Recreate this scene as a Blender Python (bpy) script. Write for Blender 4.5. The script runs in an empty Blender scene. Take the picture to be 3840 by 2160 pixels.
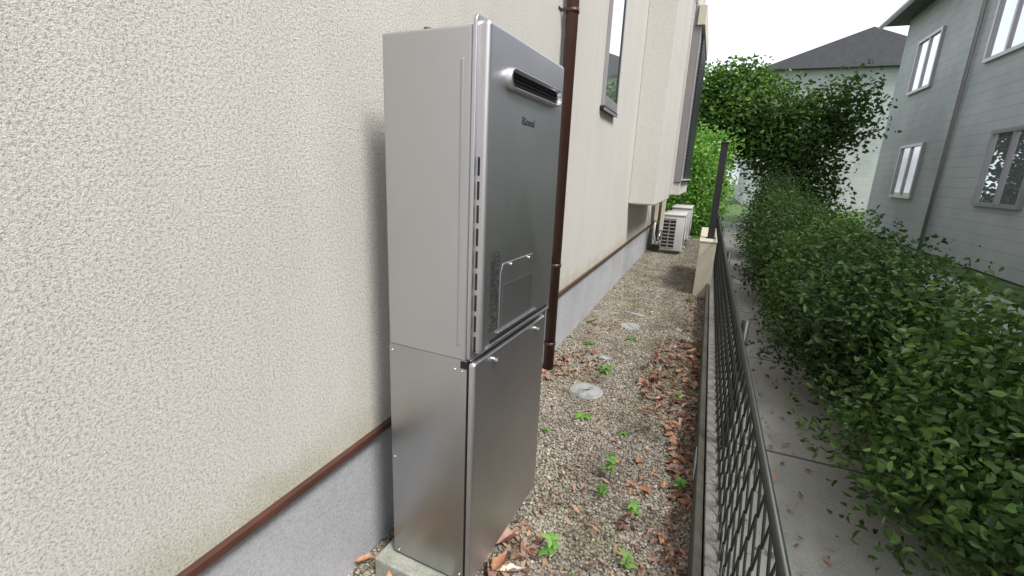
import bpy, bmesh, math, random
import numpy as np
from mathutils import Vector, Matrix
random.seed(7); RNG = np.random.default_rng(7)
S = bpy.context.scene
COL = S.collection
R = math.radians

# ------------------------------------------------------------------ camera
cam_d = bpy.data.cameras.new("camera"); cam = bpy.data.objects.new("camera", cam_d); COL.objects.link(cam)
yaw, pitch, roll = R(22.4159), R(14.4987), R(2.5595)
fw = Vector((-math.sin(yaw)*math.cos(pitch), math.cos(yaw)*math.cos(pitch), -math.sin(pitch)))
rt = Vector((math.cos(yaw), math.sin(yaw), 0)); up = rt.cross(fw)
r2 = math.cos(roll)*rt + math.sin(roll)*up; u2 = -math.sin(roll)*rt + math.cos(roll)*up
M = Matrix((r2, u2, -fw)).transposed().to_4x4(); M.translation = Vector((0.861, -0.951, 1.2445))
cam.matrix_world = M
cam_d.sensor_width = 36; cam_d.lens = 36*1713.05/3840; cam_d.clip_start = 0.02; cam_d.clip_end = 500
S.camera = cam
S.render.resolution_x = 1024; S.render.resolution_y = 576

# ------------------------------------------------------------------ light
SUN_DIR = Vector((0.62, -0.38, 1.0)).normalized()       # towards the sun
EXPOSURE = 0.58; SKY = 0.15; SUN = 2.9
el = math.asin(SUN_DIR.z); az = math.atan2(SUN_DIR.x, SUN_DIR.y)
w = bpy.data.worlds.new("World"); S.world = w; w.use_nodes = True
nt = w.node_tree; bg = nt.nodes['Background']
sky = nt.nodes.new('ShaderNodeTexSky'); sky.sky_type = 'NISHITA'; sky.sun_disc = False
sky.sun_elevation = el; sky.sun_rotation = az; sky.air_density = 1.0; sky.dust_density = 4.0; sky.ozone_density = 1.0
hs = nt.nodes.new('ShaderNodeHueSaturation'); hs.inputs['Saturation'].default_value = 0.5
nt.links.new(sky.outputs[0], hs.inputs['Color'])
tc = nt.nodes.new('ShaderNodeTexCoord'); cn = nt.nodes.new('ShaderNodeTexNoise'); cn.inputs['Scale'].default_value = 2.2; cn.inputs['Detail'].default_value = 5
cm = nt.nodes.new('ShaderNodeMapping'); cm.inputs['Scale'].default_value = (1, 1, 2.2); nt.links.new(tc.outputs['Generated'], cm.inputs['Vector']); nt.links.new(cm.outputs[0], cn.inputs['Vector'])
cr_ = nt.nodes.new('ShaderNodeValToRGB'); cr_.color_ramp.elements[0].position = 0.30; cr_.color_ramp.elements[1].position = 0.52; nt.links.new(cn.outputs['Fac'], cr_.inputs[0])
cx = nt.nodes.new('ShaderNodeMixRGB'); cx.inputs[2].default_value = (5.8, 6.1, 6.6, 1)      # bright thin cloud
nt.links.new(cr_.outputs[0], cx.inputs[0]); nt.links.new(hs.outputs[0], cx.inputs[1]); nt.links.new(cx.outputs[0], bg.inputs[0])
bg.inputs[1].default_value = SKY
sd = bpy.data.lights.new("sun", 'SUN'); sd.energy = SUN; sd.angle = R(15); sd.color = (1.0, 0.97, 0.93)
so = bpy.data.objects.new("sun", sd); COL.objects.link(so); so.rotation_euler = SUN_DIR.to_track_quat('Z', 'Y').to_euler()
S.view_settings.view_transform = 'Standard'; S.view_settings.look = 'None'; S.view_settings.gamma = 1
S.view_settings.exposure = EXPOSURE
S.view_settings.use_curve_mapping = False

# ------------------------------------------------------------------ helpers
def tag(o, label=None, cat=None, group=None, kind=None):
    if label: o["label"] = label
    if cat: o["category"] = cat
    if group: o["group"] = group
    if kind: o["kind"] = kind
    return o
def empty(name, loc=(0, 0, 0), rz=0.0):
    o = bpy.data.objects.new(name, None); COL.objects.link(o); o.location = loc; o.rotation_euler = (0, 0, rz)
    o.empty_display_size = 0.1; return o
def np_mesh(name, V, F, mat, parent=None, tint=None, smooth=False):
    V = np.asarray(V, dtype=np.float32); F = np.asarray(F, dtype=np.int32)
    me = bpy.data.meshes.new(name); me.vertices.add(len(V)); me.vertices.foreach_set("co", V.ravel())
    k = F.shape[1]; me.loops.add(F.size); me.loops.foreach_set("vertex_index", F.ravel())
    me.polygons.add(len(F)); me.polygons.foreach_set("loop_start", np.arange(0, F.size, k, dtype=np.int32))
    me.polygons.foreach_set("loop_total", np.full(len(F), k, dtype=np.int32))
    if smooth: me.polygons.foreach_set("use_smooth", np.ones(len(F), dtype=bool))
    me.update(calc_edges=True)
    if tint is not None:
        a = me.attributes.new("tint", 'FLOAT', 'POINT'); a.data.foreach_set("value", np.asarray(tint, dtype=np.float32))
    me.materials.append(mat)
    o = bpy.data.objects.new(name, me); COL.objects.link(o)
    if parent: o.parent = parent
    return o
class MB:
    """collects shapes into one mesh"""
    def __init__(s): s.bm = bmesh.new(); s.mats = []
    def box(s, a, b, bev=0.0, seg=2, rot=None, mi=0, keep_bottom=False):
        t = bmesh.new(); bmesh.ops.create_cube(t, size=1)
        c = [(a[i]+b[i])/2 for i in range(3)]; d = [abs(b[i]-a[i]) for i in range(3)]
        bmesh.ops.scale(t, vec=d, verts=t.verts)
        if bev > 0: bmesh.ops.bevel(t, geom=[e for e in t.edges if not (keep_bottom and e.verts[0].co.z < 0 and e.verts[1].co.z < 0)], offset=min(bev, min(d)*.49), segments=seg, affect='EDGES', profile=0.5)
        if rot is not None: bmesh.ops.rotate(t, cent=(0, 0, 0), matrix=rot, verts=t.verts)
        bmesh.ops.translate(t, vec=c, verts=t.verts); s._add(t, mi); return s
    def cyl(s, p, q, r, r_end=None, n=16, cap=True, mi=0):
        p = Vector(p); q = Vector(q); d = q-p; t = bmesh.new()
        bmesh.ops.create_cone(t, segments=n, radius1=r, radius2=r if r_end is None else r_end, depth=d.length, cap_ends=cap)
        bmesh.ops.rotate(t, cent=(0, 0, 0), matrix=d.to_track_quat('Z', 'Y').to_matrix(), verts=t.verts)
        bmesh.ops.translate(t, vec=(p+q)/2, verts=t.verts); s._add(t, mi, smooth=n > 8); return s
    def tube(s, pts, r, n=8, mi=0):
        pts = [Vector(p) for p in pts]; rings = []; bm = s.bm
        for i, p in enumerate(pts):
            d = (pts[min(i+1, len(pts)-1)]-pts[max(i-1, 0)]).normalized()
            u = d.orthogonal().normalized() if i == 0 else (u - d*u.dot(d)).normalized()
            v = d.cross(u); rr = r[i] if isinstance(r, (list, tuple)) else r
            rings.append([bm.verts.new(p+(u*math.cos(2*math.pi*k/n)+v*math.sin(2*math.pi*k/n))*rr) for k in range(n)])
        for a, b in zip(rings, rings[1:]):
            for k in range(n):
                f = bm.faces.new((a[k], a[(k+1) % n], b[(k+1) % n], b[k])); f.smooth = True; f.material_index = mi
        for ring, fl in ((rings[0], True), (rings[-1], False)):
            f = bm.faces.new(ring[::-1] if fl else ring); f.material_index = mi
        return s
    def prism(s, pts, x0, x1, axis=0, bev=0.0, seg=3, mi=0, smooth=False):
        """pts: outline in the two other axes, extruded along axis from x0 to x1"""
        t = bmesh.new()
        def P(u, v, h):
            return {0: (h, u, v), 1: (u, h, v), 2: (u, v, h)}[axis]
        a = [t.verts.new(P(u, v, x0)) for u, v in pts]; b = [t.verts.new(P(u, v, x1)) for u, v in pts]
        n = len(pts); t.faces.new(a); tf = t.faces.new(b)
        for k in range(n): t.faces.new((a[k], a[(k+1) % n], b[(k+1) % n], b[k]))
        bmesh.ops.recalc_face_normals(t, faces=t.faces)
        if bev > 0: bmesh.ops.bevel(t, geom=[e for e in tf.edges], offset=bev, segments=seg, affect='EDGES', profile=0.5)
        s._add(t, mi, smooth); return s
    def _add(s, t, mi=0, smooth=False):
        for f in t.faces: f.material_index = mi; f.smooth = smooth
        me = bpy.data.meshes.new("tmp"); t.to_mesh(me); t.free(); s.bm.from_mesh(me); bpy.data.meshes.remove(me)
    def build(s, name, mats, parent=None, loc=None, smooth_angle=None):
        me = bpy.data.meshes.new(name); s.bm.to_mesh(me); s.bm.free()
        for m in (mats if isinstance(mats, (list, tuple)) else [mats]): me.materials.append(m)
        o = bpy.data.objects.new(name, me); COL.objects.link(o)
        if parent: o.parent = parent
        if loc: o.location = loc
        if smooth_angle:
            me.polygons.foreach_set("use_smooth", [True]*len(me.polygons))
            for p in me.polygons:
                if p.area > 0.004 or len(p.vertices) > 8: p.use_smooth = False
            try: me.set_sharp_from_angle(angle=R(smooth_angle))
            except Exception: pass
        return o
def rrect(y0, z0, y1, z1, r, n=6):
    pts = []
    for cx, cy, a0 in ((y1-r, z1-r, 0), (y0+r, z1-r, 90), (y0+r, z0+r, 180), (y1-r, z0+r, 270)):
        for i in range(n+1):
            a = R(a0+90*i/n); pts.append((cx+r*math.cos(a), cy+r*math.sin(a)))
    return pts

# ------------------------------------------------------------------ materials
def new_mat(name):
    m = bpy.data.materials.new(name); m.use_nodes = True
    return m, m.node_tree, m.node_tree.nodes['Principled BSDF']
def N(nt, typ, **kw):
    n = nt.nodes.new(typ)
    for k, v in kw.items():
        if k in n.inputs: n.inputs[k].default_value = v
        else: setattr(n, k, v)
    return n
def ramp(nt, src, stops, interp='LINEAR'):
    r = nt.nodes.new('ShaderNodeValToRGB'); cr = r.color_ramp; cr.interpolation = interp
    while len(cr.elements) < len(stops): cr.elements.new(0.5)
    for e, (p, c) in zip(cr.elements, stops): e.position = p; e.color = (*c, 1) if len(c) == 3 else c
    nt.links.new(src, r.inputs[0]); return r.outputs[0]
def coords(nt): return N(nt, 'ShaderNodeTexCoord').outputs['Object']
def noise(nt, vec, scale, detail=3, rough=0.55):
    n = N(nt, 'ShaderNodeTexNoise', Scale=scale, Detail=detail, Roughness=rough); nt.links.new(vec, n.inputs['Vector']); return n.outputs['Fac']
def mix(nt, fac, a, b, mode='MIX'):
    n = nt.nodes.new('ShaderNodeMixRGB'); n.blend_type = mode
    for i, v in enumerate((fac, a, b)):
        if hasattr(v, 'is_linked') or hasattr(v, 'links'): nt.links.new(v, n.inputs[i])
        elif i == 0: n.inputs[0].default_value = v
        else: n.inputs[i].default_value = (*v, 1)
    return n.outputs[0]
def bump(nt, bsdf, h, strength=0.5, dist=0.01, prev=None):
    b = N(nt, 'ShaderNodeBump', Strength=strength, Distance=dist); nt.links.new(h, b.inputs['Height'])
    if prev: nt.links.new(prev, b.inputs['Normal'])
    nt.links.new(b.outputs[0], bsdf.inputs['Normal']); return b.outputs[0]
def simple(name, base, rough=0.6, metal=0.0, var=0.12, vscale=6, bumps=0.0, bscale=200, bdist=0.002, spec=None):
    m, nt, b = new_mat(name); v = coords(nt)
    n = noise(nt, v, vscale, 5)
    lo = tuple(c*(1-var) for c in base); hi = tuple(min(1, c*(1+var)) for c in base)
    nt.links.new(ramp(nt, n, ((0.3, lo), (0.7, hi))), b.inputs['Base Color'])
    b.inputs['Roughness'].default_value = rough; b.inputs['Metallic'].default_value = metal
    if spec is not None: b.inputs['Specular IOR Level'].default_value = spec
    if bumps: bump(nt, b, noise(nt, v, bscale, 3), bumps, bdist)
    return m

def stucco_mat():
    m, nt, b = new_mat("cream_stucco"); v = coords(nt)
    n1 = noise(nt, v, 180, 2, 0.6); n2 = noise(nt, v, 390, 3, 0.75); n3 = noise(nt, v, 1.3, 5)
    mx = N(nt, 'ShaderNodeMath', operation='MULTIPLY_ADD'); nt.links.new(n1, mx.inputs[0]); mx.inputs[1].default_value = 0.8; nt.links.new(n2, mx.inputs[2])
    grain = ramp(nt, mx.outputs[0], ((0.72, (0.40, 0.365, 0.31)), (0.85, (0.60, 0.578, 0.54)), (1.02, (0.72, 0.70, 0.68))))  # small shadows of the pits are painted into the grain colour
    big = ramp(nt, n3, ((0.3, (0.94, 0.935, 0.925)), (0.5, (0.99, 0.985, 0.975)), (0.7, (1.0, 1.0, 0.995))))
    c = mix(nt, 1.0, grain, big, 'MULTIPLY')
    mp = N(nt, 'ShaderNodeMapping'); nt.links.new(v, mp.inputs['Vector']); mp.inputs['Scale'].default_value = (1, 6, .35)
    st = ramp(nt, noise(nt, mp.outputs[0], 1.5, 5, 0.6), ((0.36, (0.965, 0.962, 0.95)), (0.58, (1, 1, 1))))      # faint rain streaks
    c = mix(nt, 1.0, c, st, 'MULTIPLY')
    sx = nt.nodes.new('ShaderNodeSeparateXYZ'); nt.links.new(v, sx.inputs[0])
    ad = N(nt, 'ShaderNodeMath', operation='MULTIPLY_ADD'); nt.links.new(noise(nt, v, 9, 5, .65), ad.inputs[0]); ad.inputs[1].default_value = -0.28; nt.links.new(sx.outputs['Z'], ad.inputs[2])
    dirt = ramp(nt, ad.outputs[0], ((0.30, (0.80, 0.81, 0.70)), (0.42, (1, 1, 1))))                                # algae at the foot of the render
    nt.links.new(mix(nt, 1.0, c, dirt, 'MULTIPLY'), b.inputs['Base Color'])
    b.inputs['Roughness'].default_value = 0.9; b.inputs['Specular IOR Level'].default_value = 0.2
    bump(nt, b, mx.outputs[0], 0.75, 0.0034)
    return m
def metal_mat(name, base, rough, metal=1.0, brush=0.0, axis='z', var=0.05, waves=0.0):
    m, nt, b = new_mat(name); v = coords(nt)
    mp = N(nt, 'ShaderNodeMapping'); nt.links.new(v, mp.inputs['Vector'])
    mp.inputs['Scale'].default_value = (300, 6, 300) if axis == 'y' else (300, 300, 4)
    n = noise(nt, mp.outputs[0], 1.0, 4, 0.6); big = noise(nt, v, 4, 3)
    lo = tuple(c*(1-var) for c in base); hi = tuple(min(1, c*(1+var)) for c in base)
    nt.links.new(ramp(nt, big, ((0.3, lo), (0.7, hi))), b.inputs['Base Color'])
    rr = N(nt, 'ShaderNodeMapRange'); nt.links.new(n, rr.inputs[0]); rr.inputs[3].default_value = rough*0.85; rr.inputs[4].default_value = rough*1.2
    nt.links.new(rr.outputs[0], b.inputs['Roughness']); b.inputs['Metallic'].default_value = metal
    pv = None
    if waves: pv = bump(nt, b, noise(nt, v, 5.0, 1), waves, 0.02)
    if brush: bump(nt, b, n, brush, 0.0006, pv)
    return m
def gravel_mat():
    m, nt, b = new_mat("gravel_ground"); v = coords(nt)
    vo = N(nt, 'ShaderNodeTexVoronoi', Scale=85.0); nt.links.new(v, vo.inputs['Vector'])
    sp = nt.nodes.new('ShaderNodeSeparateColor'); nt.links.new(vo.outputs['Color'], sp.inputs[0])
    c = ramp(nt, sp.outputs[0], ((0.0, (0.10, 0.085, 0.07)), (0.35, (0.22, 0.19, 0.155)), (0.6, (0.30, 0.26, 0.21)), (0.85, (0.36, 0.34, 0.31)), (1.0, (0.5, 0.48, 0.45))))
    n = noise(nt, v, 2.5, 4); d = ramp(nt, n, ((0.35, (0.75, 0.7, 0.66)), (0.65, (1, 1, 1))))
    nt.links.new(mix(nt, 1.0, c, d, 'MULTIPLY'), b.inputs['Base Color']); b.inputs['Roughness'].default_value = 0.9
    inv = N(nt, 'ShaderNodeMath', operation='SUBTRACT'); inv.inputs[0].default_value = 1; nt.links.new(vo.outputs['Distance'], inv.inputs[1])
    bump(nt, b, inv.outputs[0], 0.8, 0.006); return m
def tint_mat(name, stops, rough=0.85, translucent=0.0, interp='LINEAR', mottled=0.0, spec=0.3, patches=False):
    m, nt, b = new_mat(name)
    a = N(nt, 'ShaderNodeAttribute', attribute_name='tint')
    c = ramp(nt, a.outputs['Fac'], stops, interp)
    if mottled:
        n = noise(nt, coords(nt), mottled, 4); c = mix(nt, 1.0, c, ramp(nt, n, ((0.3, (0.7, 0.68, 0.66)), (0.7, (1.15, 1.12, 1.1)))), 'MULTIPLY')
    if patches:      # soil, fines and thin moss between the stones
        vv = coords(nt)
        c = mix(nt, 1.0, c, ramp(nt, noise(nt, vv, 4.5, 5, .6), ((0.36, (0.66, 0.63, 0.60)), (0.55, (1, 1, 1)))), 'MULTIPLY')
        c = mix(nt, 1.0, c, ramp(nt, noise(nt, vv, 1.7, 5, .6), ((0.46, (1, 1, 1)), (0.66, (0.88, 0.93, 0.77)))), 'MULTIPLY')
    nt.links.new(c, b.inputs['Base Color']); b.inputs['Roughness'].default_value = rough; b.inputs['Specular IOR Level'].default_value = spec
    if translucent:
        t = nt.nodes.new('ShaderNodeBsdfTranslucent'); nt.links.new(mix(nt, 1.0, c, (1.6, 1.7, 0.8), 'MULTIPLY'), t.inputs[0])
        mx = nt.nodes.new('ShaderNodeMixShader'); mx.inputs[0].default_value = translucent
        nt.links.new(b.outputs[0], mx.inputs[1]); nt.links.new(t.outputs[0], mx.inputs[2])
        nt.links.new(mx.outputs[0], nt.nodes['Material Output'].inputs['Surface'])
    return m
def concrete_mat(name, base, stain=(0.5, 0.5, 0.48), scale=9, bumps=0.5):
    m, nt, b = new_mat(name); v = coords(nt)
    n = noise(nt, v, scale, 8, 0.65); f = noise(nt, v, 140, 4, 0.7); g = noise(nt, v, scale*0.35, 3)
    c = ramp(nt, n, ((0.28, tuple(a*s for a, s in zip(base, stain))), (0.5, base), (0.75, tuple(min(1, a*1.2) for a in base))))
    c2 = ramp(nt, f, ((0.3, (0.72, 0.72, 0.72)), (0.6, (1.05, 1.05, 1.05)))); c = mix(nt, 1.0, c, c2, 'MULTIPLY')
    c = mix(nt, 1.0, c, ramp(nt, g, ((0.3, (0.85, 0.87, 0.84)), (0.7, (1.05, 1.03, 1.0)))), 'MULTIPLY')
    nt.links.new(c, b.inputs['Base Color']); b.inputs['Roughness'].default_value = 0.93
    bump(nt, b, f, bumps, 0.004); return m
def glass_mat():
    m, nt, b = new_mat("window_glass"); b.inputs['Base Color'].default_value = (0.62, 0.68, 0.70, 1); b.inputs['Metallic'].default_value = 0.75
    b.inputs['Roughness'].default_value = 0.015; b.inputs['IOR'].default_value = 2.1
    b.inputs['Coat Weight'].default_value = 1.0; b.inputs['Coat Roughness'].default_value = 0.01; b.inputs['Coat IOR'].default_value = 1.9
    return m

MT = dict(
    stucco=stucco_mat(),
    found=concrete_mat("foundation_render", (0.43, 0.44, 0.475), (0.88, 0.88, 0.86), 3, 0.15),  # blue of the sky fill is mixed into this base colour
    trim=simple("brown_trim", (0.085, 0.035, 0.025), 0.45, 0, 0.2, 12),
    pipe=simple("brown_pipe", (0.062, 0.026, 0.018), 0.38, 0, 0.15, 9),
    steel=metal_mat("brushed_steel", (0.45, 0.45, 0.455), 0.36, 1.0, 0.25, 'z', waves=0.06),
    steel_front=metal_mat("front_steel", (0.60, 0.585, 0.605), 0.40, 1.0, 0.2, 'z', waves=0.05),
    paint=metal_mat("silver_paint", (0.40, 0.402, 0.40), 0.42, 0.55, 0.0, 'z', 0.03),
    black=simple("black_void", (0.006, 0.006, 0.008), 0.7),
    mark=simple("dark_print", (0.03, 0.03, 0.035), 0.6, 0, 0.3, 60),
    screw=metal_mat("screw_metal", (0.7, 0.72, 0.74), 0.2),
    conc=concrete_mat("block_concrete", (0.235, 0.23, 0.215), (0.34, 0.35, 0.35), 13),
    base=concrete_mat("base_concrete", (0.36, 0.37, 0.33), (0.7, 0.72, 0.66), 16),
    board=concrete_mat("weathered_board", (0.085, 0.08, 0.066), (0.55, 0.6, 0.5), 5, 0.25),  # weathered tone, darkened further for the shade on the near stretch
    pillar=simple("cream_render", (0.50, 0.46, 0.37), 0.85, 0, 0.08, 5, 0.3, 150),
    frame=metal_mat("grey_aluminium", (0.42, 0.40, 0.42), 0.38, 0.6),
    sill=simple("dark_rubber", (0.012, 0.012, 0.012), 0.6),
    glass=glass_mat(),
    shutter=simple("grey_brown_panel", (0.27, 0.245, 0.245), 0.5, 0.2, 0.06, 4),
    louver=simple("dark_shutter", (0.05, 0.052, 0.065), 0.4, 0.2, 0.1, 8),
    white=simple("white_casing", (0.52, 0.52, 0.49), 0.42, 0, 0.05, 5),
    cream_plastic=simple("cream_plastic", (0.58, 0.52, 0.42), 0.5, 0, 0.06, 9),
    wire=simple("dark_green_wire", (0.012, 0.016, 0.012), 0.45, 0, 0.2, 20),
    post=simple("dark_post", (0.012, 0.011, 0.012), 0.5, 0, 0.2, 20),
    cap=concrete_mat("pale_cap", (0.33, 0.335, 0.34), (0.28, 0.29, 0.33), 16, 0.2),
    gravel=gravel_mat(),
    pebble=tint_mat("pebbles", ((0.0, (0.07, 0.062, 0.052)), (0.18, (0.19, 0.17, 0.14)), (0.42, (0.35, 0.31, 0.245)), (0.58, (0.31, 0.305, 0.285)), (0.80, (0.42, 0.385, 0.31)), (0.94, (0.50, 0.47, 0.40)), (1.0, (0.66, 0.64, 0.58))), 0.85, mottled=120, patches=True),
    bark=simple("bark", (0.10, 0.075, 0.05), 0.9, 0, 0.3, 15, 0.6, 60),
    paving=concrete_mat("paving_concrete", (0.33, 0.32, 0.30), (0.85, 0.86, 0.84), 1.2, 0.2),
    turf=simple("turf", (0.06, 0.11, 0.025), 0.9, 0, 0.4, 3, 0.8, 60, 0.02),
    teal=simple("pale_blue_siding", (0.42, 0.47, 0.48), 0.7, 0, 0.05, 2),
    roof=simple("slate_roof", (0.07, 0.07, 0.08), 0.7, 0, 0.15, 6),
    trunk_dark=simple("dark_bark", (0.05, 0.04, 0.03), 0.9, 0, 0.3, 15, 0.6, 60),
    plastic=simple("pale_blue_plastic", (0.45, 0.55, 0.62), 0.35),
)
def siding_mat():
    m, nt, b = new_mat("grey_siding"); v = coords(nt)
    sx = nt.nodes.new('ShaderNodeSeparateXYZ'); nt.links.new(v, sx.inputs[0])
    q = N(nt, 'ShaderNodeMath', operation='MULTIPLY'); nt.links.new(sx.outputs['Z'], q.inputs[0]); q.inputs[1].default_value = 5.5
    fr = N(nt, 'ShaderNodeMath', operation='FRACT'); nt.links.new(q.outputs[0], fr.inputs[0])
    ln = ramp(nt, fr.outputs[0], ((0.0, (0.35, 0.35, 0.35)), (0.05, (1, 1, 1))))
    base = ramp(nt, noise(nt, v, 1.4, 6, .6), ((0.3, (0.36, 0.385, 0.38)), (0.7, (0.47, 0.49, 0.48))))
    nt.links.new(mix(nt, 1.0, base, ln, 'MULTIPLY'), b.inputs['Base Color']); b.inputs['Roughness'].default_value = 0.75
    bump(nt, b, fr.outputs[0], 0.6, 0.02); return m
MT['teal'] = siding_mat()
def joint_mat():
    m = MT['paving']; nt = m.node_tree; b = nt.nodes['Principled BSDF']; v = coords(nt)
    sx = nt.nodes.new('ShaderNodeSeparateXYZ'); nt.links.new(v, sx.inputs[0])
    q = N(nt, 'ShaderNodeMath', operation='MULTIPLY'); nt.links.new(sx.outputs['Y'], q.inputs[0]); q.inputs[1].default_value = 0.8
    fr = N(nt, 'ShaderNodeMath', operation='FRACT'); nt.links.new(q.outputs[0], fr.inputs[0])
    ln = ramp(nt, fr.outputs[0], ((0.0, (0.3, 0.29, 0.26)), (0.012, (0.3, 0.29, 0.26)), (0.016, (1, 1, 1))))
    old = b.inputs['Base Color'].links[0].from_socket
    nt.links.new(mix(nt, 1.0, old, ln, 'MULTIPLY'), b.inputs['Base Color'])
joint_mat()
MT['leaf_dark'] = tint_mat("leaves_dark", ((0, (0.012, 0.026, 0.009)), (0.5, (0.033, 0.07, 0.02)), (1, (0.085, 0.16, 0.042))), 0.5, 0.25)
MT['leaf_bright'] = tint_mat("leaves_bright", ((0, (0.035, 0.09, 0.02)), (0.4, (0.13, 0.29, 0.055)), (1, (0.46, 0.64, 0.24))), 0.5, 0.4)
MT['leaf_mid'] = tint_mat("leaves_mid", ((0, (0.02, 0.042, 0.012)), (0.5, (0.05, 0.10, 0.024)), (1, (0.12, 0.21, 0.05))), 0.5, 0.3)
MT['leaf_tree'] = tint_mat("leaves_tree", ((0, (0.014, 0.035, 0.01)), (0.5, (0.05, 0.12, 0.025)), (1, (0.26, 0.44, 0.10))), 0.5, 0.3)
MT['weed'] = tint_mat("weed_leaves", ((0, (0.07, 0.17, 0.03)), (0.5, (0.15, 0.34, 0.06)), (1, (0.30, 0.52, 0.14))), 0.5, 0.35)

# ------------------------------------------------------------------ ground
def sheet(name, x0, y0, x1, y1, z, mat):
    return tag(np_mesh(name, [(x0, y0, z), (x1, y0, z), (x1, y1, z), (x0, y1, z)], [(0, 1, 2, 3)], mat), kind='structure')
sheet("ground", -60, -60, 80, 140, -0.02, MT['turf'])
sheet("gravel_path", -0.02, -4.0, 1.0, 9.4, 0.0, MT['gravel'])
sheet("neighbour_paving", 1.0, -6.0, 4.2, 14.0, 0.03, MT['paving'])

def pebbles():
    t = bmesh.new(); bmesh.ops.create_icosphere(t, subdivisions=1, radius=1.0)
    bv = np.array([v.co[:] for v in t.verts]); bf = np.array([[v.index for v in f.verts] for f in t.faces]); t.free()
    def field(n, x0, x1, y0, y1, r0, r1, nv, seed):
        g = np.random.default_rng(seed)
        P = np.stack([g.uniform(x0, x1, n), g.uniform(y0, y1, n), np.zeros(n)], 1)
        r = r0+(r1-r0)*g.power(0.45, n)**2 if False else (r0+(r1-r0)*g.beta(1.1, 2.2, n))*g.choice([1, 1, 1, 1, 1.45], n)
        # keep clear of the heater base
        k = ~((P[:, 0] > 0.085) & (P[:, 0] < 0.36) & (P[:, 1] > -0.04) & (P[:, 1] < 0.48)); P = P[k]; r = r[k]; n = len(P)
        A = g.normal(size=(n, 3, 3)); Q, _ = np.linalg.qr(A)
        sc = np.stack([g.uniform(.8, 1.25, n), g.uniform(.7, 1.1, n), g.uniform(.5, .85, n)], 1)
        V = bv[None]*g.uniform(.82, 1.15, (n, len(bv), 1))*sc[:, None, :]*r[:, None, None]
        yawa = g.uniform(0, 6.283, n); c, s_ = np.cos(yawa), np.sin(yawa)
        tl = g.normal(0, .35, n)
        X = V[..., 0]*c[:, None]-V[..., 1]*s_[:, None]; Y = V[..., 0]*s_[:, None]+V[..., 1]*c[:, None]; Z = V[..., 2]+V[..., 0]*tl[:, None]*.5
        P[:, 2] = g.uniform(0.0, 0.007, n)
        W = np.stack([X, Y, Z], 2)+P[:, None, :]
        F = bf[None]+(np.arange(n)*len(bv))[:, None, None]
        tv = np.repeat(g.beta(1.5, 1.4, n), len(bv))
        return W.reshape(-1, 3), F.reshape(-1, 3), tv
    parts = [field(66000, 0.0, 0.965, -0.75, 3.3, 0.0032, 0.0082, 0, 1), field(32000, 0.0, 0.965, 3.3, 9.4, 0.005, 0.010, 0, 2), field(4500, 0.0, 0.965, -1.6, -0.75, 0.005, 0.008, 0, 3)]
    V = []; F = []; T = []; off = 0
    for a, b, c in parts: V.append(a); F.append(b+off); T.append(c); off += len(a)
    o = np_mesh("gravel", np.concatenate(V), np.concatenate(F), MT['pebble'], tint=np.concatenate(T))
    tag(o, "mixed tan and grey pea gravel covering the side passage", "gravel", kind='stuff')
pebbles()

# ------------------------------------------------------------------ house
house = tag(empty("house", (0, 0, 0)), "cream stuccoed house wall running along the left of the gravel passage", "house")
Y0, Y1, ZT = -6.0, 9.6, 5.8
MB().box((-0.16, Y0, 0.445), (0.0, Y1, ZT)).build("wall", MT['stucco'], house)
MB().box((-0.17, Y0, -0.1), (-0.012, Y1, 0.43)).build("foundation", MT['found'], house)
MB().box((-0.10, Y0, 0.424), (0.016, Y1, 0.4449), 0.002).build("base_trim", MT['trim'], house)
MB().box((-0.16, Y0+.001, ZT+.002), (0.55, Y1, ZT+.12)).box((-4.2, Y0, ZT+.122), (0.6, Y1+.3, ZT+.2), 0.01).build("roof", MT['roof'], house)
# body of the house behind the wall
MB().box((-6, Y0, 0.0), (-0.175, Y0+.1, ZT)).build("end_wall", MT['stucco'], house)
MB().box((-6, Y1-.1, 0.0), (-0.175, Y1-.001, ZT)).build("end_wall", MT['stucco'], house)
# tall slim window
wy0, wy1, wz0, wz1 = 2.755, 3.262, 1.752, 3.35
win = MB()
fw_ = 0.030
win.box((0.001, wy0, wz0), (0.03, wy0+.010, wz1), 0.002).box((0.001, wy1-fw_, wz0), (0.03, wy1, wz1), 0.003)
win.box((0.001, wy0+.0102, wz0), (0.029, wy1-fw_, wz0+0.075), 0.003).box((0.001, wy0+.0102, wz1-.05), (0.029, wy1-fw_, wz1), 0.003)
wf = win.build("window", MT['frame'], house)
MB().box((0.002, wy0+.0107, wz0+.0755), (0.026, wy1-fw_-.061, wz1-.0505)).build("pane", MT['glass'], wf)
MB().box((0.002, wy1-fw_-.060, wz0+.0755), (0.0285, wy1-fw_-.0005, wz1-.0505), 0.001).build("gasket", MT['sill'], wf)
MB().box((0.001, wy0-.03, wz0-.030), (0.027, wy1-.01, wz0-.004), 0.003).box((0.027, wy0-.005, wz0-.012), (0.036, wy1+.005, wz0-.002)).build("sill", MT['sill'], wf)
MB().box((0.0275, wy0-.01, wz0-.034), (0.038, wy1+.004, wz0-.014), 0.002).build("sill_edge", MT['frame'], wf)
# first bay: plain box hung on the wall
bay = MB().box((0.0015, 4.585, 0.925), (0.30, 6.45, 5.2), 0.006).build("bay", MT['stucco'], house)
MB().box((0.02, 4.60, 0.915), (0.285, 6.43, 0.9245)).build("bay_soffit", MT['cream_plastic'], bay)
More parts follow.
